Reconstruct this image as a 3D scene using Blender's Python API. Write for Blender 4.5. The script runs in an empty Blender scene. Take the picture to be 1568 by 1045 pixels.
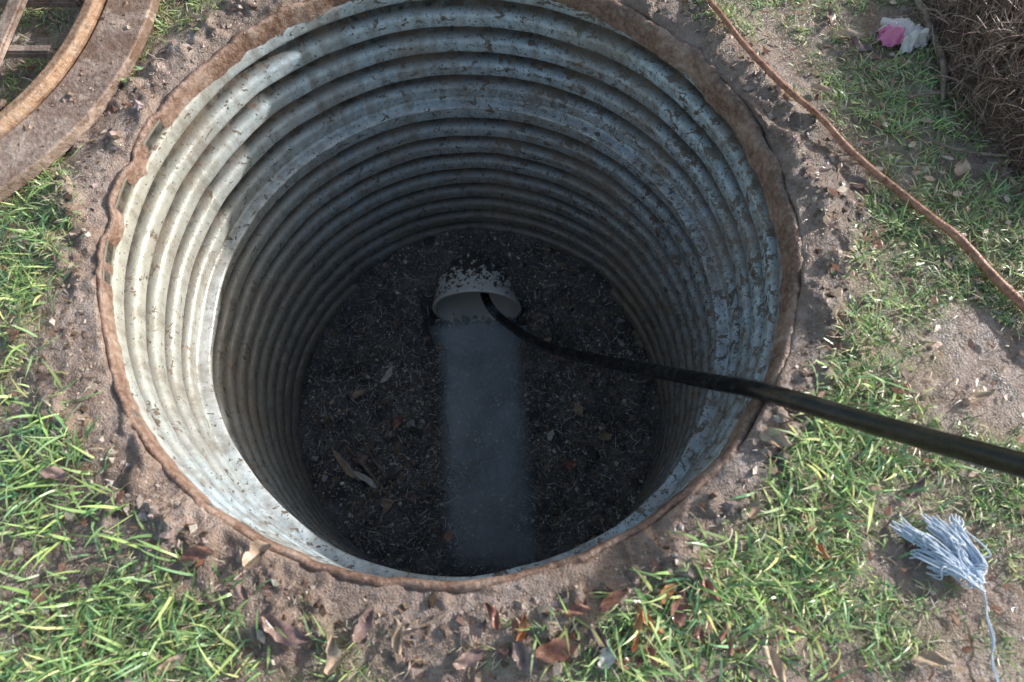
import bpy, math, random, bmesh
import numpy as np
from mathutils import Vector, Euler
random.seed(5); RS=np.random.RandomState(7)
S=bpy.context.scene; D=bpy.data

# ---------------- helpers ----------------
def mat(name):
    m=D.materials.new(name); m.use_nodes=True
    nt=m.node_tree; b=nt.nodes['Principled BSDF']
    return m,nt,b
def L(nt,a,b): nt.links.new(a,b)
def noise(nt,scale,detail=4,rough=.6,vec=None,dist=0):
    n=nt.nodes.new('ShaderNodeTexNoise'); n.inputs['Scale'].default_value=scale
    n.inputs['Detail'].default_value=detail; n.inputs['Roughness'].default_value=rough
    n.inputs['Distortion'].default_value=dist
    if vec is not None: L(nt,vec,n.inputs['Vector'])
    return n.outputs['Fac']
def ramp(nt,fac,stops):
    r=nt.nodes.new('ShaderNodeValToRGB'); L(nt,fac,r.inputs['Fac'])
    e=r.color_ramp.elements
    while len(e)<len(stops): e.new(.5)
    for i,(p,c) in enumerate(stops):
        e[i].position=p
        if not hasattr(c,'__len__'): c=(c,c,c)
        e[i].color=(c[0],c[1],c[2],1)
    return r.outputs['Color']
def mix(nt,fac,a,b,mode='MIX'):
    m=nt.nodes.new('ShaderNodeMix'); m.data_type='RGBA'; m.blend_type=mode
    for s,i in ((fac,0),(a,6),(b,7)):
        if hasattr(s,'is_output'): L(nt,s,m.inputs[i])
        elif i==0: m.inputs[0].default_value=s
        else: m.inputs[i].default_value=(s[0],s[1],s[2],1)
    return m.outputs[2]
def math_(nt,op,a,b=0.0,clamp=False):
    m=nt.nodes.new('ShaderNodeMath'); m.operation=op; m.use_clamp=clamp
    for s,i in ((a,0),(b,1)):
        if hasattr(s,'is_output'): L(nt,s,m.inputs[i])
        else: m.inputs[i].default_value=s
    return m.outputs[0]
def mrange(nt,v,a,b,c,d):
    n=nt.nodes.new('ShaderNodeMapRange'); L(nt,v,n.inputs[0])
    for k,x in enumerate((a,b,c,d)): n.inputs[k+1].default_value=x
    return n.outputs[0]
def bump(nt,b,h,strength=.5,dist=.005):
    n=nt.nodes.new('ShaderNodeBump'); n.inputs['Strength'].default_value=strength
    n.inputs['Distance'].default_value=dist; L(nt,h,n.inputs['Height']); L(nt,n.outputs[0],b.inputs['Normal'])
def pos(nt): return nt.nodes.new('ShaderNodeNewGeometry').outputs['Position']
def attr(nt,name,out='Fac'):
    a=nt.nodes.new('ShaderNodeAttribute'); a.attribute_name=name; return a.outputs[out]

def mesh_np(name,verts,faces,material,smooth=False,col=None,fattr=None):
    verts=np.asarray(verts,dtype=np.float32)
    me=D.meshes.new(name)
    if isinstance(faces,np.ndarray):
        n=len(faces);k=faces.shape[1]
        me.vertices.add(len(verts)); me.vertices.foreach_set('co',verts.ravel())
        me.loops.add(n*k); me.loops.foreach_set('vertex_index',faces.astype(np.int32).ravel())
        me.polygons.add(n); me.polygons.foreach_set('loop_start',np.arange(0,n*k,k,dtype=np.int32))
        me.update(calc_edges=True); me.validate()
    else:
        me.from_pydata([tuple(v) for v in verts],[],faces); me.update()
    me.polygons.foreach_set('use_smooth',[bool(smooth)]*len(me.polygons))
    if col is not None:
        a=me.color_attributes.new('col','FLOAT_COLOR','POINT')
        c=np.ones((len(verts),4),dtype=np.float32); c[:,:3]=col; a.data.foreach_set('color',c.ravel())
    if fattr:
        for k_,v in fattr.items():
            a=me.attributes.new(k_,'FLOAT','POINT'); a.data.foreach_set('value',np.asarray(v,dtype=np.float32))
    me.materials.append(material)
    o=D.objects.new(name,me); S.collection.objects.link(o); return o

def h2(ix,iy,seed):
    n=(ix.astype(np.int64)*374761393+iy.astype(np.int64)*668265263+seed*1442695041)&0xffffffff
    n=((n^(n>>13))*1274126177)&0xffffffff
    n=n^(n>>16)
    return (n&0xffff)/65535.0
def vn(x,y,s,seed=0):
    x=x*s;y=y*s;ix=np.floor(x);iy=np.floor(y);fx=x-ix;fy=y-iy
    fx=fx*fx*(3-2*fx);fy=fy*fy*(3-2*fy)
    a=h2(ix,iy,seed);b=h2(ix+1,iy,seed);c=h2(ix,iy+1,seed);d=h2(ix+1,iy+1,seed)
    return (a*(1-fx)+b*fx)*(1-fy)+(c*(1-fx)+d*fx)*fy
def fbm(x,y,s,o=4,seed=0):
    v=0;t=0;a=1
    for i in range(o):
        v=v+a*vn(x+i*3.7,y-i*5.1,s,seed+i);t+=a;a*=.5;s*=2.03
    return v/t

# ---------------- terrain functions ----------------
R=0.611
BL=[(-.74,-.08,.13,1.1),(-.80,-.35,.12,.7),(-.64,-.42,.09,.8),(-.43,-.69,.12,1.1),(-.6,-.75,.12,.7),(.46,-.60,.11,.9),(.62,-.66,.12,.5),(.30,-.70,.09,.5),(.60,-.50,.12,.55),
    (.83,.24,.12,1.0),(.78,.33,.08,.5),(.84,-.05,.11,.9),(.97,.10,.10,.6),(.66,-.33,.09,.7),(.80,-.42,.12,.6),(-.56,.50,.07,.9),(.52,.50,.05,.5),(-.95,.45,.2,.6),
    (-.73,.06,.06,.7),(.93,.40,.1,.5),(.58,-.44,.07,.6),(.98,-.15,.12,.6),
    (.69,.19,.07,-.8),(.67,.02,.06,-.7),(.84,-.24,.08,-.6),(-.52,-.53,.08,-.8),(.0,-.68,.15,-.15),(.70,-.75,.07,-.7),(.63,.35,.08,-.6),(-.63,-.24,.05,-.5),(.78,.43,.06,-.4),(-.64,-.58,.06,-.5),(.73,-.10,.05,-.5),(.78,-.62,.05,-.5)]
def gdens(x,y):
    r=np.hypot(x,y)
    d=(fbm(x,y,9,5,11)-.5)*3.0+.12
    for bx,by,br,w in BL: d=d+w*np.exp(-((x-bx)**2+(y-by)**2)/(br*br))
    edge=np.clip((r-(.655+.08*(fbm(x,y,9,3,5)-.5)))/.06,0,1)
    far=np.clip((r-1.3)/1.0,0,1)
    d=d*(1-far)+(.45+.3*(fbm(x,y,2,3,44)-.3))*far
    return np.clip(d,0,1.1)*edge
def gz(x,y):
    r=np.hypot(x,y); a=np.arctan2(y,x)
    z=(fbm(x,y,3,3,1)-.5)*.03
    lump=fbm(x,y,24,5,2); cl=np.clip(lump-.50,0,1)
    near=np.exp(-((r-.67)/.06)**2)
    z=z*np.clip((r-.6)/.15,0,1)+cl*(.020+.05*near)+ (fbm(x,y,90,3,8)-.5)*.006
    z=z+.012*near*(.5+fbm(a*1.0,r*0,3,2,21))
    z=z-.007*np.exp(-((r-.613)/.012)**2)
    return z

# ---------------- ground ----------------
m,nt,b=mat('mud_ground'); P=pos(nt)
n1=noise(nt,8,5,.68,P); n2=noise(nt,60,5,.75,P); n3=noise(nt,300,2,.7,P); n0=noise(nt,3.2,3,.6,P)
c=ramp(nt,n1,[(.32,(.22,.15,.12)),(.45,(.43,.33,.295)),(.56,(.54,.44,.41)),(.7,(.68,.60,.57))])
c=mix(nt,.6,c,ramp(nt,n2,[(.38,(.09,.06,.045)),(.46,(.38,.29,.25)),(.6,(.57,.47,.43)),(.7,(.76,.68,.64))]),'MIX')
c=mix(nt,ramp(nt,n3,[(.53,0),(.7,.6)]),c,(.15,.10,.075))
c=mix(nt,ramp(nt,n0,[(.42,.55),(.58,0)]),c,(.19,.13,.10))
g=attr(nt,'grass')
c=mix(nt,math_(nt,'MULTIPLY',g,.75,True),c,ramp(nt,n2,[(.3,(.09,.10,.04)),(.55,(.28,.29,.15)),(.8,(.55,.48,.33))]))
L(nt,c,b.inputs['Base Color'])
L(nt,ramp(nt,n1,[(.42,.12),(.6,.42)]),b.inputs['Roughness'])
hh=math_(nt,'ADD',math_(nt,'MULTIPLY',n2,.6),math_(nt,'MULTIPLY',n3,.4)); bump(nt,b,hh,.85,.012)
mud=m
NA=900; r0=.613
rr=[r0]
while rr[-1]<1.5: rr.append(rr[-1]+.005)
st=.005
while rr[-1]<120: st*=1.22; rr.append(rr[-1]+st)
rr=np.array(rr); NR=len(rr)
aa=np.linspace(0,2*np.pi,NA,endpoint=False)
AR,RRr=np.meshgrid(aa,rr)
RR=RRr.copy(); RR[0]+= (fbm(np.cos(aa)*1.0,np.sin(aa)*1.0,9,4,77)-.6)*.012
X=(RR*np.cos(AR)).ravel();Y=(RR*np.sin(AR)).ravel();Z=gz(X,Y)
inn=np.exp(-((RR-r0)/.014)**2).ravel()
Z=Z+inn*.026*np.clip(fbm(X,Y,6,3,66)*2.6-1.0,0,1)
i=np.arange(NR-1)[:,None]*NA; j=np.arange(NA)[None,:]; j2=(j+1)%NA
F=np.stack([i+j,i+NA+j,i+NA+j2,i+j2],-1).reshape(-1,4)
Xs=X[:NA];Ys=Y[:NA]
V=np.concatenate([np.stack([X,Y,Z],1),np.stack([Xs*1.02,Ys*1.02,Z[:NA]*0-.06],1)])
base=NR*NA; jj=np.arange(NA); k2=(jj+1)%NA
F=np.concatenate([F,np.stack([base+jj,jj,k2,base+k2],1)])
ga=np.concatenate([gdens(X,Y),np.zeros(NA)])
mesh_np('muddy_ground',V,F,mud,True,fattr={'grass':ga})

# ---------------- grass ----------------
m,nt,b=mat('grass_blades')
L(nt,attr(nt,'col','Color'),b.inputs['Base Color']); b.inputs['Roughness'].default_value=.33
gm=m
def blades(name,px,py,length,width,tilt,az,col,curl,z0=None,mt=gm):
    n=len(px); K=4
    z=gz(px,py) if z0 is None else z0
    verts=np.zeros((n,2*K+1,3)); 
    dx=np.cos(az);dy=np.sin(az); tw=az+np.pi/2+RS.uniform(-.7,.7,n); sx=np.cos(tw);sy=np.sin(tw)
    cx=px.copy();cy=py.copy();cz=z-.003; th=tilt.copy(); side=RS.uniform(-1.,1.,n)
    for k in range(K+1):
        w=width*[.6,1,.9,.6,0][k]*.5
        if k<K:
            verts[:,2*k]=np.stack([cx-sx*w,cy-sy*w,cz],1); verts[:,2*k+1]=np.stack([cx+sx*w,cy+sy*w,cz],1)
        else: verts[:,2*K]=np.stack([cx,cy,cz],1)
        sl=length/K; sd=side*.18*k
        cx=cx+(np.sin(th)*dx+sd*-dy)*sl;cy=cy+(np.sin(th)*dy+sd*dx)*sl;cz=cz+np.cos(th)*sl
        cz=np.maximum(cz,z+.002) if k<K-1 else cz
        th=th+curl
    base=(np.arange(n)*(2*K+1))[:,None]
    T=[]
    for k in range(K-1):
        a=2*k; T+= [[a,a+1,a+3],[a,a+3,a+2]]
    a=2*(K-1); T.append([a,a+1,2*K])
    F=(base[:,:,None]+np.array(T)[None]).reshape(-1,3)
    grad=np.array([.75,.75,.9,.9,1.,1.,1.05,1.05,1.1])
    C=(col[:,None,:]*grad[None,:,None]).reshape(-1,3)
    return mesh_np(name,verts.reshape(-1,3),F,mt,False,col=C)
def pick(n,pal,var=.2):
    pal=np.array(pal); c=pal[RS.randint(0,len(pal),n)]; return np.clip(c*RS.uniform(1-var,1+var,(n,1))*RS.uniform(.92,1.08,(n,3)),0,1)
def scatter(n,x0,x1,y0,y1,rmin=.63):
    px=RS.uniform(x0,x1,n);py=RS.uniform(y0,y1,n);k=np.hypot(px,py)>rmin;return px[k],py[k]
px,py=scatter(33000,-1.5,1.7,-1.15,1.0)
d=gdens(px,py); k=RS.uniform(0,1,len(px))<d*.8; px,py,d=px[k],py[k],d[k]
tn=RS.randint(4,11,len(px)); ta=RS.uniform(0,2*np.pi,len(px))
tg=np.repeat(np.arange(len(px)),tn)
bx=px[tg]+RS.normal(0,.006,len(tg)); by=py[tg]+RS.normal(0,.006,len(tg)); dd=d[tg]
k=np.hypot(bx,by)>.65; bx,by,dd,tg=bx[k],by[k],dd[k],tg[k]; n=len(bx)
green=[(.26,.42,.14),(.36,.53,.18),(.22,.38,.15),(.48,.60,.24),(.31,.49,.21),(.55,.60,.26),(.23,.43,.22),(.38,.52,.26)]
straw=[(.66,.57,.42),(.54,.44,.32),(.76,.70,.56),(.42,.32,.23)]
col=pick(n,green,.25); tc=fbm(bx,by,12,3,31)[:,None]; col=np.clip(col*(.65+.85*tc),0,.9)
isd=RS.uniform(0,1,n)<(.34-.18*dd); col[isd]=pick(isd.sum(),straw)
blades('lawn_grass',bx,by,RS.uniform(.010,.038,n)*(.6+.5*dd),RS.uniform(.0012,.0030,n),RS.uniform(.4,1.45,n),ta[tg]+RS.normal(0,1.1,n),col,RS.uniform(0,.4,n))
n=2300; cen=np.array([(-.43,-.70,.10),(-.73,-.10,.10),(-.62,-.44,.06),(.48,-.62,.08),(.31,-.70,.07),(.60,-.40,.06),(-.60,-.72,.1),(-.43,-.70,.10)])
w=RS.randint(0,len(cen),n); bx=cen[w,0]+RS.normal(0,1,n)*cen[w,2];by=cen[w,1]+RS.normal(0,1,n)*cen[w,2]
k=np.hypot(bx,by)>.672; bx,by=bx[k],by[k]; n=len(bx)
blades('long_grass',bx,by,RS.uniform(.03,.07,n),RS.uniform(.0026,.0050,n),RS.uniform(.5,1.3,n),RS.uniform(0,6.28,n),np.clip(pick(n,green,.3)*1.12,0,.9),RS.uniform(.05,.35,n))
n=60000; bx=RS.uniform(-6,6,n);by=RS.uniform(-6,6,n);k=(np.abs(bx)>1.5)|(by>1.0)|(by<-1.15);bx,by=bx[k],by[k];n=len(bx)
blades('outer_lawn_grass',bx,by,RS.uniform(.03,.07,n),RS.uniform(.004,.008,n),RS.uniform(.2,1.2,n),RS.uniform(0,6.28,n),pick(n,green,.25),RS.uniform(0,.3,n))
n=30000; bx,by=scatter(n,-1.3,1.5,-1.0,.95,.640); n=len(bx)
k=RS.uniform(0,1,n)<.27+.6*np.clip(gdens(bx,by)+fbm(bx,by,15,3,8)-.5,0,1); bx,by=bx[k],by[k]; n=len(bx)
blades('dry_thatch',bx,by,RS.uniform(.006,.03,n),RS.uniform(.0008,.0022,n),RS.uniform(1.3,1.6,n),RS.uniform(0,6.28,n),pick(n,straw+[(.28,.18,.12),(.18,.11,.08),(.36,.25,.17)]),RS.uniform(-.1,.1,n),z0=gz(bx,by)+.005)

# ---------------- corrugated shaft ----------------
m,nt,b=mat('galvanised_corrugated_steel'); P=pos(nt)
sep=nt.nodes.new('ShaderNodeSeparateXYZ'); L(nt,P,sep.inputs[0]); z=sep.outputs[2]; xx=sep.outputs[0]
n1=noise(nt,6,4,.6,P); n2=noise(nt,38,5,.7,P)
c=ramp(nt,n1,[(.3,(.46,.58,.67)),(.55,(.57,.68,.76)),(.75,(.68,.75,.78))])
c=mix(nt,.45,c,ramp(nt,n2,[(.33,(.22,.29,.34)),(.5,(.54,.65,.72)),(.65,(.74,.81,.85))]))
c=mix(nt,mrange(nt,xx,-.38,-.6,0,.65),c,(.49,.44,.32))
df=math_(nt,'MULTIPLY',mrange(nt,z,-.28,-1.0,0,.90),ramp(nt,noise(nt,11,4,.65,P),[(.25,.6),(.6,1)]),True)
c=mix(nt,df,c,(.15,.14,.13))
sm=attr(nt,'seam')
c=mix(nt,math_(nt,'MULTIPLY',sm,ramp(nt,n2,[(.4,.2),(.6,.9)]),True),c,(.72,.76,.78))  # wet shine of the joint ring painted as lighter patches
gr=attr(nt,'groove_grime_shade'); gf=math_(nt,'MULTIPLY',gr,ramp(nt,n2,[(.3,.6),(.55,1.)]),True)
c=mix(nt,gf,c,(.05,.045,.04))  # grime in the grooves, also painting in the shade lines between corrugations
sx_=mrange(nt,xx,-.5,.6,-.045,.035)
mp=nt.nodes.new('ShaderNodeMapping');mp.inputs['Scale'].default_value=(1,1,1.6);L(nt,P,mp.inputs[0])
sp=math_(nt,'ADD',math_(nt,'ADD',noise(nt,34,3,.80,mp.outputs[0],.5),sx_),math_(nt,'MULTIPLY',gr,.03))
c=mix(nt,ramp(nt,sp,[(.57,0),(.60,.95)]),c,(.13,.095,.07))
sp2=math_(nt,'ADD',noise(nt,150,1,.6,P),sx_)
c=mix(nt,ramp(nt,sp2,[(.64,0),(.68,.85)]),c,(.10,.075,.055))
br=math_(nt,'ADD',noise(nt,5,4,.6,P),sx_); c=mix(nt,ramp(nt,br,[(.46,0),(.66,.6)]),c,(.31,.245,.19))
mp=nt.nodes.new('ShaderNodeMapping');mp.inputs['Scale'].default_value=(1,1,.10);L(nt,P,mp.inputs[0])
c=mix(nt,ramp(nt,noise(nt,32,3,.6,mp.outputs[0]),[(.47,0),(.65,.55)]),c,(.26,.225,.19))
L(nt,c,b.inputs['Base Color']); b.inputs['Metallic'].default_value=.1
L(nt,math_(nt,'SUBTRACT',ramp(nt,n2,[(.35,.18),(.65,.5)]),math_(nt,'MULTIPLY',sm,.2),True),b.inputs['Roughness'])
bump(nt,b,math_(nt,'ADD',math_(nt,'MULTIPLY',n2,.5),math_(nt,'MULTIPLY',sp,.8)),.5,.004)
steel=m
pitch=.0765; NZ=18*22; zz=np.linspace(.000,-1.42,NZ); NA2=360
ph=(zz+.01)/pitch
cc=(1+np.cos(2*np.pi*ph))/2
prof=R-.011+.036*cc**2.8
prof=np.where(zz>-.028,np.minimum(prof,R-.006),prof)
seam=np.exp(-((zz+.390)/.010)**4)
prof=prof*(1-seam)+(R-.034)*seam
prof=np.where(zz<-.402,prof-.006,prof)
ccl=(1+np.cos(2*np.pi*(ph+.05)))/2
groove_grime_shade=np.clip(ccl**4.0*1.6-.15,0,1)*(1-seam)
aa2=np.linspace(0,2*np.pi,NA2,endpoint=False)
A2,ZZ=np.meshgrid(aa2,zz); PR=np.repeat(prof[:,None],NA2,1)
top=np.exp(ZZ/.05)
PR=PR+ (fbm(np.cos(A2)*1.,np.sin(A2)*1.+ZZ*.8,3,3,91)-.5)*.014*(1-top*.7)
wob=(fbm(np.cos(A2),np.sin(A2),3,2,15)-.5)*.010
V=np.stack([(PR*np.cos(A2)).ravel(),(PR*np.sin(A2)).ravel(),(ZZ+wob*(1-top)).ravel()],1)
i=np.arange(NZ-1)[:,None]*NA2;j=np.arange(NA2)[None,:];j2=(j+1)%NA2
F=np.stack([i+j,i+j2,i+NA2+j2,i+NA2+j],-1).reshape(-1,4)
mesh_np('corrugated_metal_manhole_shaft',V,F,steel,True,fattr={'groove_grime_shade':np.repeat(groove_grime_shade[:,None],NA2,1).ravel(),'seam':np.repeat(seam[:,None],NA2,1).ravel()})

def rust(name,cols,sc=14,mudf=0):
    m,nt,b=mat(name);P=pos(nt)
    n1=noise(nt,sc,5,.68,P);n2=noise(nt,90,4,.72,P)
    c=ramp(nt,n1,[(.32,cols[0]),(.46,cols[1]),(.56,cols[2]),(.70,cols[3])])
    c=mix(nt,.45,c,ramp(nt,n2,[(.3,(.05,.035,.03)),(.5,cols[2]),(.65,cols[3])]))
    if mudf:
        c=mix(nt,ramp(nt,noise(nt,7,4,.7,P,.6),[(.48,0),(.6,mudf)]),c,(.20,.125,.09))
        c=mix(nt,ramp(nt,noise(nt,23,3,.7,P),[(.58,0),(.63,mudf)]),c,(.52,.42,.36))
    L(nt,c,b.inputs['Base Color']); L(nt,ramp(nt,n1,[(.4,.2),(.6,.55)]),b.inputs['Roughness'])
    bump(nt,b,math_(nt,'ADD',n1,n2),.8,.005); return m
rustm=rust('rusty_steel',[(.08,.042,.03),(.19,.105,.075),(.33,.22,.175),(.54,.44,.39)],13)
pf=[(.606,-.034),(.606,-.012),(.6065,.001),(.609,.007),(.613,.008),(.617,.005),(.620,-.003),(.621,-.03)]
NB=720;ab=np.linspace(0,2*np.pi,NB,endpoint=False);V=[]
ang=fbm(np.cos(ab),np.sin(ab),3,3,61)-.5; ang2=fbm(np.cos(ab),np.sin(ab),14,5,62)-.5
wr=np.clip(np.cos(ab-.45),0,1)**2; wl=np.clip(np.cos(ab-2.5),0,1)**4; wb=np.clip(np.cos(ab+1.3),0,1)**2
for q,(r_,z_) in enumerate(pf):
    t=q/(len(pf)-1)
    rq=r_-.001+ang*.006*(.3+.7*t)+ang2*.010 - wr*.014*(1-t)-wl*.004*(1-t)-wb*.005*(1-t)
    zq=z_+ang2*.018+ang*.012-wr*.016*(1-t)
    V.append(np.stack([rq*np.cos(ab),rq*np.sin(ab),zq],1))
V=np.concatenate(V);i=np.arange(len(pf)-1)[:,None]*NB;j=np.arange(NB)[None,:];j2=(j+1)%NB
F=np.stack([i+j,i+NB+j,i+NB+j2,i+j2],-1).reshape(-1,4)
mesh_np('rusted_shaft_rim',V,F,rustm,True)

def rocks(name,px,py,pz,size,col,mt,sq=.6):
    base=np.array([(0,0,1),(0,0,-1)]+[(math.cos(t),math.sin(t),.35*(-1)**q) for q,t in enumerate(np.linspace(0,2*np.pi,6,endpoint=False))],dtype=float)
    T=[]
    for q in range(6):
        T.append([0,2+q,2+(q+1)%6]);T.append([1,2+(q+1)%6,2+q])
    n=len(px); jit=RS.uniform(.6,1.25,(n,8,1)); sc=np.stack([RS.uniform(.7,1.4,n),RS.uniform(.6,1.1,n),RS.uniform(.4,.9,n)*sq*1.5],1)[:,None,:]
    v=base[None]*jit*sc*size[:,None,None]
    a=RS.uniform(0,6.28,n);ca,sa=np.cos(a)[:,None],np.sin(a)[:,None]
    tl=RS.normal(0,.5,n);ct,st_=np.cos(tl)[:,None],np.sin(tl)[:,None]
    y_=v[:,:,1]*ct-v[:,:,2]*st_;z_=v[:,:,1]*st_+v[:,:,2]*ct
    x_=v[:,:,0]
    vx=x_*ca-y_*sa+px[:,None];vy=x_*sa+y_*ca+py[:,None];vz=z_+pz[:,None]
    F=((np.arange(n)*8)[:,None,None]+np.array(T)[None]).reshape(-1,3)
    return mesh_np(name,np.stack([vx,vy,vz],-1).reshape(-1,3),F,mt,False,col=np.repeat(col,8,0))
def colmat(name,rough=.6,bs=.3,spec=.5):
    m,nt,b=mat(name);P=pos(nt);n2=noise(nt,180,3,.7,P)
    c=mix(nt,1.0,attr(nt,'col','Color'),ramp(nt,n2,[(.3,.6),(.7,1.2)]),'MULTIPLY')
    L(nt,c,b.inputs['Base Color']); b.inputs['Roughness'].default_value=rough; b.inputs['Specular IOR Level'].default_value=spec
    bump(nt,b,n2,bs,.002); return m
n=4600;a=RS.uniform(0,6.28,n);r_=.630+np.abs(RS.normal(0,.07,n));px,py=r_*np.cos(a),r_*np.sin(a)
clm=colmat('clod_mud',.35)
rocks('mud_clods',px,py,gz(px,py)-.001,RS.gamma(2,.0014,n)+.0008,pick(n,[(.33,.24,.20),(.45,.35,.31),(.18,.12,.09),(.58,.49,.45),(.13,.085,.06)]),clm)

# ---------------- shaft floor ----------------
def chx(y): return -.019-.0814*(y-.373)
PC=-1.06-.158
def fz(x,y):
    r=np.hypot(x,y)
    z=-1.215+.13*np.clip((y-.25)/.28,0,1)**1.2+.05*np.clip((r-.45)/.15,0,1)
    z=z+(fbm(x,y,8,4,3)-.5)*.08+(fbm(x,y,40,3,4)-.5)*.022
    wob=(fbm(x,y,12,3,17)-.5)*.10
    dx=np.abs(x-chx(y)); wv=np.clip((.30-y)/.1,0,1)
    inch=np.clip((.20+wob*wv-dx)/(.05+.07*wv),0,1); fr=np.clip((.39-y)/.015,0,1)
    bot=-1.375+.122*np.clip((.33-y)/.12,0,1)+(fbm(x,y,14,4,9)-.5)*.06
    return z*(1-inch*fr)+bot*inch*fr
gx=np.linspace(-.64,.64,310);GX,GY=np.meshgrid(gx,gx);fzv=fz(GX,GY)
V=np.stack([GX.ravel(),GY.ravel(),fzv.ravel()],1);n=310
i=np.arange(n-1)[:,None]*n;j=np.arange(n-1)[None,:];F=np.stack([i+j,i+j+1,i+n+j+1,i+n+j],-1).reshape(-1,4)
VF=V[F];rc=np.hypot(VF[:,:,0],VF[:,:,1]).min(1)
inp=(np.hypot(VF[:,:,0]-chx(VF[:,:,1]),VF[:,:,2]-PC)<.156)&(VF[:,:,1]>.373)
F=F[(rc<.62)&~inp.any(1)]
m,nt,b=mat('wet_sludge');P=pos(nt);n1=noise(nt,10,5,.68,P);n2=noise(nt,110,4,.78,P)
c=ramp(nt,n1,[(.35,(.085,.085,.095)),(.6,(.25,.24,.245))]);c=mix(nt,ramp(nt,n2,[(.55,0),(.63,.85)]),c,(.66,.63,.60))
L(nt,c,b.inputs['Base Color']);L(nt,ramp(nt,n1,[(.4,.06),(.6,.3)]),b.inputs['Roughness']);bump(nt,b,n2,1,.012)
mesh_np('shaft_floor_sludge',V,F,m,True)
ys=np.linspace(-.6,.33,60);V=[]
for y in ys:
    xc=chx(y)
    for s in np.linspace(-.21,.21,12): V.append((xc+s,y,-1.262))
F=[(q*12+k,q*12+k+1,q*12+k+13,q*12+k+12) for q in range(59) for k in range(11)]
F=[f for f in F if max(math.hypot(V[v][0],V[v][1]) for v in f)<.605]
m,nt,b=mat('murky_water_haze_tint');P=pos(nt)
c=ramp(nt,noise(nt,14,5,.7,P),[(.35,(.11,.13,.16)),(.65,(.26,.30,.36))])  # murky tone, with the pale mist and sheen mixed into the colour
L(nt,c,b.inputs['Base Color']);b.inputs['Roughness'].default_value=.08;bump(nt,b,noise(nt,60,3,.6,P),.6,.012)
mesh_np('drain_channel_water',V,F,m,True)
wg=colmat('wet_gravel',.12,.3,1.0)
n=18000;a=RS.uniform(0,6.28,n);r_=.595*np.sqrt(RS.uniform(0,1,n));px,py=r_*np.cos(a),r_*np.sin(a)
k=fbm(px,py,9,3,55)+RS.uniform(-.3,.3,n)>.45; k&=~((np.abs(px-chx(py))<.15)&(RS.uniform(0,1,n)<.3)); k&=~((np.abs(px-chx(py))<.17)&(py>.36)&(py<.5)); px,py=px[k],py[k]; n=len(px)
fzz=np.maximum(fz(px,py),-1.262+0*px)
rocks('wet_gravel_debris',px,py,fzz+.001,RS.gamma(2,.0012,n)+.0008,pick(n,[(.30,.28,.26),(.48,.43,.38),(.18,.17,.16),(.95,.94,.92),(.38,.27,.19)],.4),wg)
n=600;a=RS.uniform(0,6.28,n);r_=.59*np.sqrt(RS.uniform(0,1,n));px,py=r_*np.cos(a),r_*np.sin(a);k=(np.abs(px-chx(py))>.14)&(fbm(px,py,5,2,88)>.43);px,py=px[k],py[k];n=len(px)
rocks('sludge_lumps',px,py,fz(px,py),RS.gamma(3,.003,n)+.003,pick(n,[(.18,.16,.15),(.30,.25,.21),(.12,.11,.11),(.38,.28,.2)],.3),wg)
n=3600;a=RS.uniform(0,6.28,n);r_=.57*np.sqrt(RS.uniform(0,1,n));px,py=r_*np.cos(a),r_*np.sin(a);k=np.abs(px-chx(py))>.11;px,py=px[k],py[k];n=len(px)
blades('floor_plant_fibres',px,py,RS.uniform(.01,.05,n),RS.uniform(.0008,.0025,n),RS.uniform(1.35,1.6,n),RS.uniform(0,6.28,n),pick(n,[(.55,.48,.4),(.4,.3,.22),(.9,.88,.85),(.2,.16,.13)]),RS.uniform(-.2,.2,n),z0=fz(px,py)+.006)

# ---------------- white drain pipe ----------------
m,nt,b=mat('dirty_white_pvc');P=pos(nt)
gm_=nt.nodes.new('ShaderNodeSeparateXYZ');L(nt,P,gm_.inputs[0])
outer=attr(nt,'outer')
s=math_(nt,'ADD',noise(nt,50,4,.8,P),mrange(nt,gm_.outputs[1],.375,.50,-.07,.11))
f_=math_(nt,'MULTIPLY',ramp(nt,s,[(.51,0),(.535,.97)]),outer)
c=mix(nt,f_,(.93,.93,.92),(.06,.05,.045))
L(nt,c,b.inputs['Base Color']);b.inputs['Roughness'].default_value=.3
pr=.158;ri=.147;V=[];F=[];NP=72
sect=[(ri,2.2,0),(ri,.60,0),(ri,.376,0),(ri+.002,.372,0),(pr+.002,.371,0),(pr+.004,.374,.3),(pr+.002,.385,1),(pr,.40,1),(pr,2.2,1)];oa=[]
for r_,y,o_ in sect:
    for q in range(NP):
        t=2*math.pi*q/NP
        V.append((chx(y)+r_*math.cos(t),y,PC+r_*math.sin(t)));oa.append(o_)
for s_ in range(len(sect)-1):
    for q in range(NP): F.append((s_*NP+q,s_*NP+(q+1)%NP,(s_+1)*NP+(q+1)%NP,(s_+1)*NP+q))
mesh_np('white_drain_pipe',V,F,m,True,fattr={'outer':oa})
n=600;px=RS.uniform(-.17,.13,n);py=RS.normal(.345,.03,n);py=np.minimum(py,.405)
pz=np.maximum(fz(px,np.minimum(py,.37)),-1.37)+.004
pz=np.where(py>.37,-1.365+((px+.02)**2)*3.4,pz)
rocks('pipe_mouth_rubble',px,py,pz,RS.gamma(2,.003,n)+.002,pick(n,[(.2,.16,.12),(.35,.32,.16),(.6,.57,.5),(.38,.40,.22)]),wg)

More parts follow.
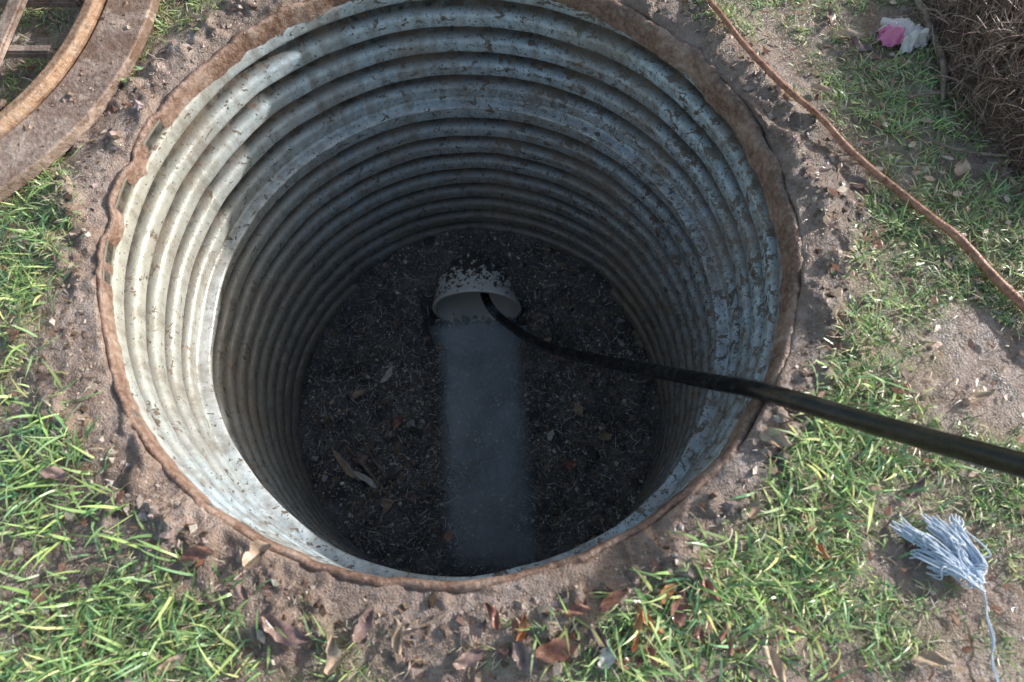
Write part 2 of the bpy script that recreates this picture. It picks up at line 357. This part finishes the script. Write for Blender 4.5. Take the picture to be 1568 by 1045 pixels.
# ---------------- hose ----------------
def tube(name,pts,rad,mt,res=10,radii=None):
    cu=D.curves.new(name,'CURVE');cu.dimensions='3D';cu.bevel_depth=rad;cu.bevel_resolution=res//2;cu.resolution_u=16;cu.use_fill_caps=True
    sp=cu.splines.new('NURBS');sp.points.add(len(pts)-1)
    for q,p in enumerate(pts):
        sp.points[q].co=(*p,1)
        if radii: sp.points[q].radius=radii[q]
    sp.order_u=3;sp.use_endpoint_u=True
    o=D.objects.new(name,cu);S.collection.objects.link(o);bpy.context.view_layer.update()
    me=D.meshes.new_from_object(o.evaluated_get(bpy.context.evaluated_depsgraph_get()));D.objects.remove(o)
    me.name=name;me.materials.clear();me.materials.append(mt);me.polygons.foreach_set('use_smooth',[True]*len(me.polygons))
    o=D.objects.new(name,me);S.collection.objects.link(o);return o
m,nt,b=mat('black_rubber');P=pos(nt)
c=ramp(nt,noise(nt,40,4,.7,P),[(.45,(.012,.012,.013)),(.75,(.05,.047,.044))]);L(nt,c,b.inputs['Base Color'])
L(nt,ramp(nt,noise(nt,25,4,.6,P),[(.4,.15),(.7,.4)]),b.inputs['Roughness']);bump(nt,b,noise(nt,300,2,.6,P),.15,.001)
tube('black_jetting_hose',[(-.03,.75,-1.30),(-.005,.50,-1.22),(.012,.38,-1.13),(.045,.29,-1.05),(.10,.207,-.97),(.177,.085,-.813),(.27,-.026,-.62),(.408,-.17,-.32),(.471,-.257,-.13),(.502,-.322,.026),(.604,-.400,.125),(.693,-.49,.275),(.80,-.585,.43),(1.1,-.8,.62),(1.6,-1.0,.35),(2.1,-1.1,.04),(3,-1.2,.03),(4.5,-.8,.03)],.0152,m)

# ---------------- removed ring cover ----------------
rust2=rust('rusted_cast_iron',[(.10,.065,.055),(.24,.165,.14),(.40,.31,.27),(.58,.49,.45)],9,.8)
rust3=rust('orange_rust',[(.18,.09,.05),(.34,.19,.11),(.46,.30,.20),(.56,.45,.38)],16,.35)
par=D.objects.new('rusty_manhole_ring_cover',None);S.collection.objects.link(par)
par.location=(-1.27,.5,.008)
def lathe(name,pf,mt,parent,NB=300,closed=True):
    V=[];F=[]
    for r_,z_ in pf:
        for q in range(NB):
            t=2*math.pi*q/NB;V.append((r_*math.cos(t)*(1+.002*math.sin(9*t)),r_*math.sin(t),z_+.0015*math.sin(5*t)))
    for s_ in range(len(pf) if closed else len(pf)-1):
        s2=(s_+1)%len(pf)
        for q in range(NB): F.append((s_*NB+q,s_*NB+(q+1)%NB,s2*NB+(q+1)%NB,s2*NB+q))
    o=mesh_np(name,V,F,mt,False);o.parent=parent
    bv=o.modifiers.new('b','BEVEL');bv.width=.003;bv.segments=2;bv.limit_method='ANGLE';bv.angle_limit=math.radians(25)
    return o
lathe('ring_flange',[(.662,.0),(.662,.026),(.578,.034),(.574,.018),(.574,.0)],rust2,par)
lathe('seat_lip',[(.573,.0),(.5725,.036),(.566,.050),(.548,.050),(.536,.022),(.534,.0)],rust3,par)
lathe('inner_ledge',[(.533,.0),(.533,.018),(.512,.016),(.512,.0)],rust2,par)
def bar(name,p,q,w,h,mt,parent):
    p=Vector(p);q=Vector(q);d=(q-p);l=d.length;bm=bmesh.new();bmesh.ops.create_cube(bm,size=1)
    for v in bm.verts: v.co=Vector((v.co.x*l,v.co.y*w,v.co.z*h))
    bmesh.ops.bevel(bm,geom=bm.edges[:],offset=.004,segments=2,affect='EDGES')
    me=D.meshes.new(name);bm.to_mesh(me);bm.free();me.materials.append(mt)
    o=D.objects.new(name,me);S.collection.objects.link(o);o.location=(p+q)/2;o.rotation_euler=d.to_track_quat('X','Z').to_euler();o.parent=parent
for q,yc in enumerate([-.40,-.27,-.14,-.01,.12,.25,.38]):
    hx=math.sqrt(.515**2-yc*yc); bar('grate_bar_%d'%(q+1),(-hx,yc,.022),(hx,yc,.022),.022,.018,rust2,par)
for q,xc in enumerate([-.42,-.28,-.14,0,.14,.28,.425]):
    hy=math.sqrt(.515**2-xc*xc); bar('cross_bar_%d'%(q+1),(xc-.03,-hy,.040),(xc-.0,hy,.040),.030,.016,rust2,par)
n=900;a=RS.uniform(0,6.28,n);r_=RS.uniform(.58,.655,n)
o=rocks('dried_mud_crumbs',r_*np.cos(a),r_*np.sin(a),.026+(.655-r_)*.09,RS.gamma(1.5,.0013,n)+.0006,pick(n,[(.3,.21,.17),(.45,.36,.31),(.14,.09,.07)]),clm);o.parent=par

# ---------------- sticks ----------------
def bark(name,c0,c1):
    m,nt,b=mat(name);P=pos(nt);n=noise(nt,70,4,.7,P)
    L(nt,ramp(nt,n,[(.35,c0),(.65,c1)]),b.inputs['Base Color']);b.inputs['Roughness'].default_value=.35;bump(nt,b,n,.8,.004);return m
def gp(x,y,dz=.01):
    return (x,y,float(gz(np.array([x]),np.array([y]))[0])+dz)
st=[(.40,.72),(.45,.62),(.486,.526),(.515,.44),(.554,.371),(.595,.305),(.629,.266),(.68,.20),(.722,.152),(.765,.09),(.799,.053),(.84,.0),(.872,-.035),(.90,-.08),(.92,-.118),(.965,-.20),(1.02,-.30),(1.10,-.42)]
tube('reddish_branch',[gp(x+random.uniform(-.004,.004),y+random.uniform(-.004,.004),.016) for x,y in st],.0068,bark('red_bark',(.24,.10,.06),(.58,.31,.22)),radii=[.6,.7,.7,.75,.8,.9,.85,.8,1,.9,1,.95,1.1,1.1,1.15,1.2,1.2,1.1])
gb=bark('grey_bark',(.14,.10,.08),(.42,.33,.28))
def twig(pts,r,radii=None): tube('bare_twig',[gp(x,y,.012) for x,y in pts],r,gb,radii=radii)
twig([(.925,.72),(.930,.60),(.935,.526),(.945,.47),(.940,.422),(.950,.36),(.932,.29),(.92,.25)],.0065,[.6,.8,1,1,1.1,1,1,.4])
twig([(.70,.13),(.735,.135),(.76,.14),(.80,.15)],.002); twig([(.86,.26),(.90,.275),(.945,.27)],.003)
twig([(.02,-.64),(-.0,-.66),(-.03,-.665)],.0025); twig([(.88,.16),(.92,.13),(1.0,.12)],.0025)

# ---------------- root ball ----------------
m,nt,b=mat('root_soil');P=pos(nt);n1=noise(nt,50,5,.75,P);L(nt,ramp(nt,n1,[(.35,(.07,.045,.035)),(.7,(.28,.2,.16))]),b.inputs['Base Color']);b.inputs['Roughness'].default_value=.85;bump(nt,b,n1,1,.015)
cxr,cyr=1.20,.38
def rz(x,y):
    q=np.clip(1-((x-cxr)/.25)**2-((y-cyr)/.38)**2,0,1)
    return .12*np.sqrt(q)+ (fbm(x,y,25,4,71)-.5)*.05*(q>0)
gx=np.linspace(-.3,.3,90);GX,GY=np.meshgrid(gx+cxr,gx*1.4+cyr);zz_=rz(GX,GY)+gz(GX,GY)-.012
V=np.stack([GX.ravel(),GY.ravel(),zz_.ravel()],1);n=90;i=np.arange(n-1)[:,None]*n;j=np.arange(n-1)[None,:];F=np.stack([i+j,i+j+1,i+n+j+1,i+n+j],-1).reshape(-1,4)
q=((V[F][:,:,0]-cxr)/.26)**2+((V[F][:,:,1]-cyr)/.39)**2;F=F[q.min(1)<1]
rb=D.objects.new('fibrous_root_mass',None);S.collection.objects.link(rb)
o=mesh_np('soil_core',V,F,m,True);o.parent=rb
n=17000;t=RS.uniform(0,6.28,n);s=np.sqrt(RS.uniform(0,1,n))*1.05;px=cxr+.25*s*np.cos(t);py=cyr+.38*s*np.sin(t)
o=blades('root_fibres',px,py,RS.uniform(.02,.09,n),RS.uniform(.0008,.0022,n),RS.uniform(.5,1.6,n),RS.uniform(0,6.28,n),pick(n,[(.42,.30,.24),(.26,.17,.13),(.56,.43,.35),(.15,.10,.08)]),RS.uniform(-.3,.5,n),z0=rz(px,py)+gz(px,py)+.004);o.parent=rb

# ---------------- leaves ----------------
def leafmat(name,c0,c1,rough=.35):
    m,nt,b=mat(name);P=pos(nt);n=noise(nt,45,4,.7,P)
    L(nt,ramp(nt,n,[(.35,c0),(.65,c1)]),b.inputs['Base Color']);b.inputs['Roughness'].default_value=rough;bump(nt,b,noise(nt,120,3,.6,P),.5,.002);return m
lr=leafmat('leaf_red_brown',(.20,.08,.06),(.48,.26,.20),.2);lt=leafmat('leaf_tan',(.42,.29,.20),(.68,.53,.40),.4);ld=leafmat('leaf_dark',(.17,.11,.11),(.42,.31,.28),.2);lw=leafmat('leaf_pale',(.65,.62,.58),(.85,.82,.78),.3);lo=leafmat('leaf_orange',(.42,.18,.08),(.65,.34,.15),.3)
def leaf(x,y,l,w,rot,mt,curl=.3,z=None,name='dead_leaf'):
    U,W=13,7;V=[];F=[]
    sd=random.uniform(0,9)
    for a in range(U):
        t=a/(U-1);ww=w*.5*(math.sin(math.pi*t**.8)**.75)+.0006; ww*=1+.22*math.sin(t*17+sd)*math.sin(t*7+sd)
        bend=.25*l*math.sin(math.pi*t+sd)*.4
        for b_ in range(W):
            s=(b_/(W-1)-.5)*2
            V.append(((t-.5)*l,s*ww+bend,curl*l*(t-.5)**2*1.2+abs(s)*ww*.7*curl*2+.003*math.sin(t*9+s*3+sd)))
    for a in range(U-1):
        for b_ in range(W-1): F.append((a*W+b_,a*W+b_+1,a*W+W+b_+1,a*W+W+b_))
    o=mesh_np(name,V,F,mt,True)
    zz=gp(x,y)[2] if z is None else z
    o.location=(x,y,zz);o.rotation_euler=(random.uniform(-.3,.3),random.uniform(-.3,.3),rot);return o
for a in [(.169,-.69,.065,.03,.5,lr),(.13,-.70,.05,.03,-.6,ld),(.237,-.70,.035,.02,1.2,lw),(.348,-.64,.05,.022,1.5,lr),(.33,-.62,.035,.014,.9,lo),(.37,-.665,.045,.016,-1.2,lr),
          (-.203,-.665,.075,.025,-.35,ld),(-.337,-.57,.055,.02,.3,lr),(.512,-.40,.05,.025,-.3,lt),(.468,-.715,.06,.018,-.9,lt),(.685,-.71,.055,.018,0,lt),(.917,.10,.045,.024,1.2,lt),
          (.783,.43,.07,.02,.3,lt),(.80,.40,.05,.018,-.6,ld),(.25,-.63,.05,.016,.8,lr),(-.05,-.675,.05,.015,2.,lt),(.41,-.68,.045,.016,1.8,lr),(-.58,-.45,.04,.02,.4,ld),(-.50,-.60,.04,.02,1.,ld),
          (-.52,.455,.05,.012,.2,lt),(.56,-.56,.04,.010,2.3,lo),(.30,-.655,.05,.012,2.4,lo),(-.14,-.70,.05,.02,1.5,lt),(.70,.28,.04,.02,.3,lt),(.30,-.69,.05,.013,1.9,lr),(.28,-.665,.06,.01,1.1,lo),(.66,.08,.04,.012,.6,ld),(.85,-.33,.05,.014,.6,lt),(-.36,-.71,.05,.013,.8,lt),
          (.05,-.70,.05,.02,.2,ld),(.08,-.65,.04,.014,2.2,lr),(.20,-.645,.04,.012,.3,lr),(.46,-.50,.04,.014,1.2,lt),(-.28,-.62,.04,.014,2.8,ld),(.72,-.47,.04,.012,.7,ld),
          (.22,-.675,.05,.016,2.6,ld),(.27,-.705,.045,.014,.1,lr),(.39,-.61,.05,.012,2.0,lr),(.12,-.665,.04,.012,1.3,lo),(-.10,-.66,.05,.02,.9,ld),(.75,.47,.05,.02,1.6,ld)]:
    leaf(*a)
leaf(-.255,-.572,.045,.03,.6,lt,.8,z=.018)
n=2100;px,py=scatter(n,-1.1,1.3,-.95,.8,.65);n=len(px);V=[];F=[];C=[]
pal=[(.34,.2,.14),(.5,.37,.27),(.2,.12,.1),(.6,.5,.42),(.3,.15,.1)]
zl=gz(px,py)
for q in range(n):
    l=random.uniform(.003,.012);w=l*random.uniform(.3,.7);t=random.uniform(0,6.28);c_=random.choice(pal);b0=len(V)
    for (u,v,h) in [(-1,0,0),(-.3,-1,.3),(.5,-.8,.2),(1,0,.5),(.4,.9,.3),(-.4,.8,.1)]:
        V.append((px[q]+l*u*math.cos(t)-w*v*math.sin(t),py[q]+l*u*math.sin(t)+w*v*math.cos(t),zl[q]+.006+h*l*.5));C.append(c_)
    F.append(tuple(range(b0,b0+6)))
mesh_np('leaf_litter',V,F,colmat('litter',.3),False,col=np.array(C))

def fzp(x,y,d=.01): return float(fz(np.array([x]),np.array([y]))[0])+d
for x,y,l,w,r_,mt in [(-.33,.12,.08,.02,1.0,lw),(-.10,-.42,.045,.03,1.4,lo),(.23,.24,.04,.025,.4,lt),(-.43,-.2,.15,.024,-.6,lt),(-.35,-.26,.15,.022,-.8,lw),(-.39,-.17,.06,.03,.3,ld),(.27,.18,.05,.03,2,ld),(-.2,.25,.05,.03,1,ld),(.30,-.2,.05,.03,.2,lr),(-.22,-.3,.05,.03,.2,ld),(.38,.1,.05,.03,1.2,ld),(.2,.33,.05,.025,.7,ld),(-.28,-.05,.05,.03,.7,lr),(-.30,-.33,.06,.04,.5,lt),(.42,-.1,.05,.03,.5,lt),(-.42,.05,.05,.03,.9,lt),(-.3,.3,.05,.03,2.1,ld),(.33,.0,.05,.03,2.1,lt),(.24,-.1,.04,.02,1.4,lw)]:
    leaf(x,y,l,w,r_,mt,.3,z=fzp(x,y),name='sunken_leaf')
for pts,r_ in [([(-.44,-.14),(-.38,-.2),(-.30,-.29)],.006),([(-.40,-.10),(-.33,-.22),(-.27,-.27)],.004),([(.2,-.05),(.3,-.12),(.42,-.14)],.003),([(-.2,.1),(-.3,.02),(-.38,.01)],.003),([(-.36,-.3),(-.28,-.22),(-.24,-.2)],.004)]:
    tube('sunken_stick',[(x,y,fzp(x,y,.012)) for x,y in pts],r_,gb)

# ---------------- tissue & rope ----------------
m,nt,b=mat('pink_white_tissue');P=pos(nt)
L(nt,ramp(nt,mrange(nt,math_(nt,'ADD',noise(nt,20,3,.5,P),attr(nt,'pk')),0,2,0,1),[(.40,(.82,.80,.80)),(.46,(.80,.28,.50))]),b.inputs['Base Color']);b.inputs['Roughness'].default_value=.8
V=[];n=34;pk=[]
for a in range(n):
    for c_ in range(n):
        u=(a/(n-1)-.5)*2;v=(c_/(n-1)-.5)*2;x=u*math.sqrt(1-v*v/2);y=v*math.sqrt(1-u*u/2);rr_=math.hypot(x,y)
        f_=float(fbm(np.array([x]),np.array([y]),3.0,3,5)[0]);k=.7+1.0*f_
        V.append((x*.040*k,y*.030*k,.04*(1-rr_**2)*f_+.012*math.sin(9*x+7*f_)*math.cos(8*y+4*f_)+.006));pk.append(.45 if (x<0 and y<.0) else .1)
F=[(a*n+c_,a*n+c_+1,(a+1)*n+c_+1,(a+1)*n+c_) for a in range(n-1) for c_ in range(n-1)]
o=mesh_np('crumpled_tissue',V,F,m,True,fattr={'pk':pk});o.location=gp(.880,.418,.004);o.rotation_euler=(0,0,-.3)

m,nt,b=mat('pale_blue_fibre');b.inputs['Base Color'].default_value=(.66,.77,.92,1);b.inputs['Roughness'].default_value=.6
rope=D.objects.new('frayed_blue_rope',None);S.collection.objects.link(rope)
cu=D.curves.new('frayed_strands','CURVE');cu.dimensions='3D';cu.bevel_depth=.0012;cu.bevel_resolution=1;cu.resolution_u=8
for q in range(100):
    sp=cu.splines.new('NURBS');K=8;sp.points.add(K-1)
    g_=q%5
    ex,ey=[(.684,-.526),(.730,-.520),(.696,-.568),(.766,-.526),(.718,-.582)][g_]
    ex+=random.gauss(0,.007);ey+=random.gauss(0,.006)
    sx2,sy2=.778+random.gauss(0,.006),-.600+random.gauss(0,.005)
    w0=random.gauss(g_*1.3,.5)
    for k in range(K):
        t=k/(K-1);lp=.020*math.sin(w0+k*1.3)*math.sin(math.pi*t)
        x=sx2*(1-t)+ex*t+lp+random.gauss(0,.003);y=sy2*(1-t)+ey*t-lp+random.gauss(0,.003)
        sp.points[k].co=(*gp(x,y,.010+.022*math.sin(math.pi*t)*random.random()),1)
    sp.order_u=4;sp.use_endpoint_u=True
for q in range(3):
    sp=cu.splines.new('NURBS');pts=[(.782,-.605),(.785,-.625),(.778,-.65),(.782,-.68),(.768,-.71),(.772,-.74),(.765,-.78)];sp.points.add(len(pts)-1)
    for k,(x,y) in enumerate(pts): sp.points[k].co=(*gp(x+random.gauss(0,.0015),y,.012),1);sp.points[k].radius=.8
    sp.order_u=3;sp.use_endpoint_u=True
o=D.objects.new('tmp',cu);S.collection.objects.link(o);bpy.context.view_layer.update()
me=D.meshes.new_from_object(o.evaluated_get(bpy.context.evaluated_depsgraph_get()));D.objects.remove(o);me.materials.clear();me.materials.append(m)
o=D.objects.new('frayed_strands',me);S.collection.objects.link(o);o.parent=rope

# ---------------- mist: thin translucent vapour layers hanging over the channel ----------------
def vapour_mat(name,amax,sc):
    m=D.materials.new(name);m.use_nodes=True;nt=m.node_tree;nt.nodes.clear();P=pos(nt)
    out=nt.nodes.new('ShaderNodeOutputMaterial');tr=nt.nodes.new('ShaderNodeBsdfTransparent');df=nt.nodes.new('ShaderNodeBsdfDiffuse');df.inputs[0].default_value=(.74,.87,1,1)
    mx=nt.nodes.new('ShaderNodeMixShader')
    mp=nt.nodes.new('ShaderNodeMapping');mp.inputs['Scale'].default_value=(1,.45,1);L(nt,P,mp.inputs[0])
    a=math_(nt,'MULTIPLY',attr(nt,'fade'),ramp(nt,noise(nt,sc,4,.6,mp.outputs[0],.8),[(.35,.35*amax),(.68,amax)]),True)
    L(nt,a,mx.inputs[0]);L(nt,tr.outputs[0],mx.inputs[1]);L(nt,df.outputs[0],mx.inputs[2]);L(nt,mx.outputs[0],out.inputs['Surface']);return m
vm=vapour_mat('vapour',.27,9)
mp_=D.objects.new('drain_mist',None);S.collection.objects.link(mp_)
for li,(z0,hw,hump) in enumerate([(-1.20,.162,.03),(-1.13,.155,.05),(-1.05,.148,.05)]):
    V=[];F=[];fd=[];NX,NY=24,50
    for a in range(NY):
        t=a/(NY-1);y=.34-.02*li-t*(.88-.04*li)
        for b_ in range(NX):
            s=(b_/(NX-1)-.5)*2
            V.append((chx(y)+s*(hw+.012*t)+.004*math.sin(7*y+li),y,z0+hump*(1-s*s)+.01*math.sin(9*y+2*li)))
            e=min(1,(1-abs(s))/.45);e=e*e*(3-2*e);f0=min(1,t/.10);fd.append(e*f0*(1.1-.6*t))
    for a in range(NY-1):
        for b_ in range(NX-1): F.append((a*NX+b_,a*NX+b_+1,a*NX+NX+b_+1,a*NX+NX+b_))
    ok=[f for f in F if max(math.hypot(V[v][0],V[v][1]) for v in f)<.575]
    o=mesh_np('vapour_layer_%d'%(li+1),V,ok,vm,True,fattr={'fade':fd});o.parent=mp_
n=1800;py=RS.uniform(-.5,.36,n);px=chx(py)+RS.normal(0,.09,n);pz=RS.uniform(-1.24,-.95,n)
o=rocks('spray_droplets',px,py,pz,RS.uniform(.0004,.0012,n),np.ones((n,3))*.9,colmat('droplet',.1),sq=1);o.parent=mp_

# ---------------- camera & light ----------------
cam=D.cameras.new('camera');co=D.objects.new('camera',cam);S.collection.objects.link(co);S.camera=co
co.location=(.108,-.642,1.05);co.rotation_euler=(math.radians(21.5),0,0);cam.lens=24;cam.sensor_width=36;cam.clip_end=500;cam.clip_start=.01
cam.dof.use_dof=True;cam.dof.focus_distance=1.75;cam.dof.aperture_fstop=4.5
el,az=22,23
s=Vector((math.cos(math.radians(el))*math.cos(math.radians(az)),math.cos(math.radians(el))*math.sin(math.radians(az)),math.sin(math.radians(el))))
sl=D.lights.new('sun','SUN');sl.energy=4.5;sl.angle=math.radians(1.2);sl.color=(1,.97,.92);so=D.objects.new('sun',sl);S.collection.objects.link(so)
so.rotation_euler=s.to_track_quat('Z','Y').to_euler();so.location=(3,1.5,3)
w=D.worlds.new('World');S.world=w;w.use_nodes=True;nt=w.node_tree;bg=nt.nodes['Background']
sky=nt.nodes.new('ShaderNodeTexSky');sky.sky_type='NISHITA';sky.sun_disc=False;sky.sun_elevation=math.radians(el);sky.sun_rotation=math.radians(90-az)
sky.air_density=1.6;sky.dust_density=2.5;L(nt,sky.outputs[0],bg.inputs[0]);bg.inputs[1].default_value=.15
S.view_settings.view_transform='Standard';S.view_settings.look='None';S.view_settings.exposure=0
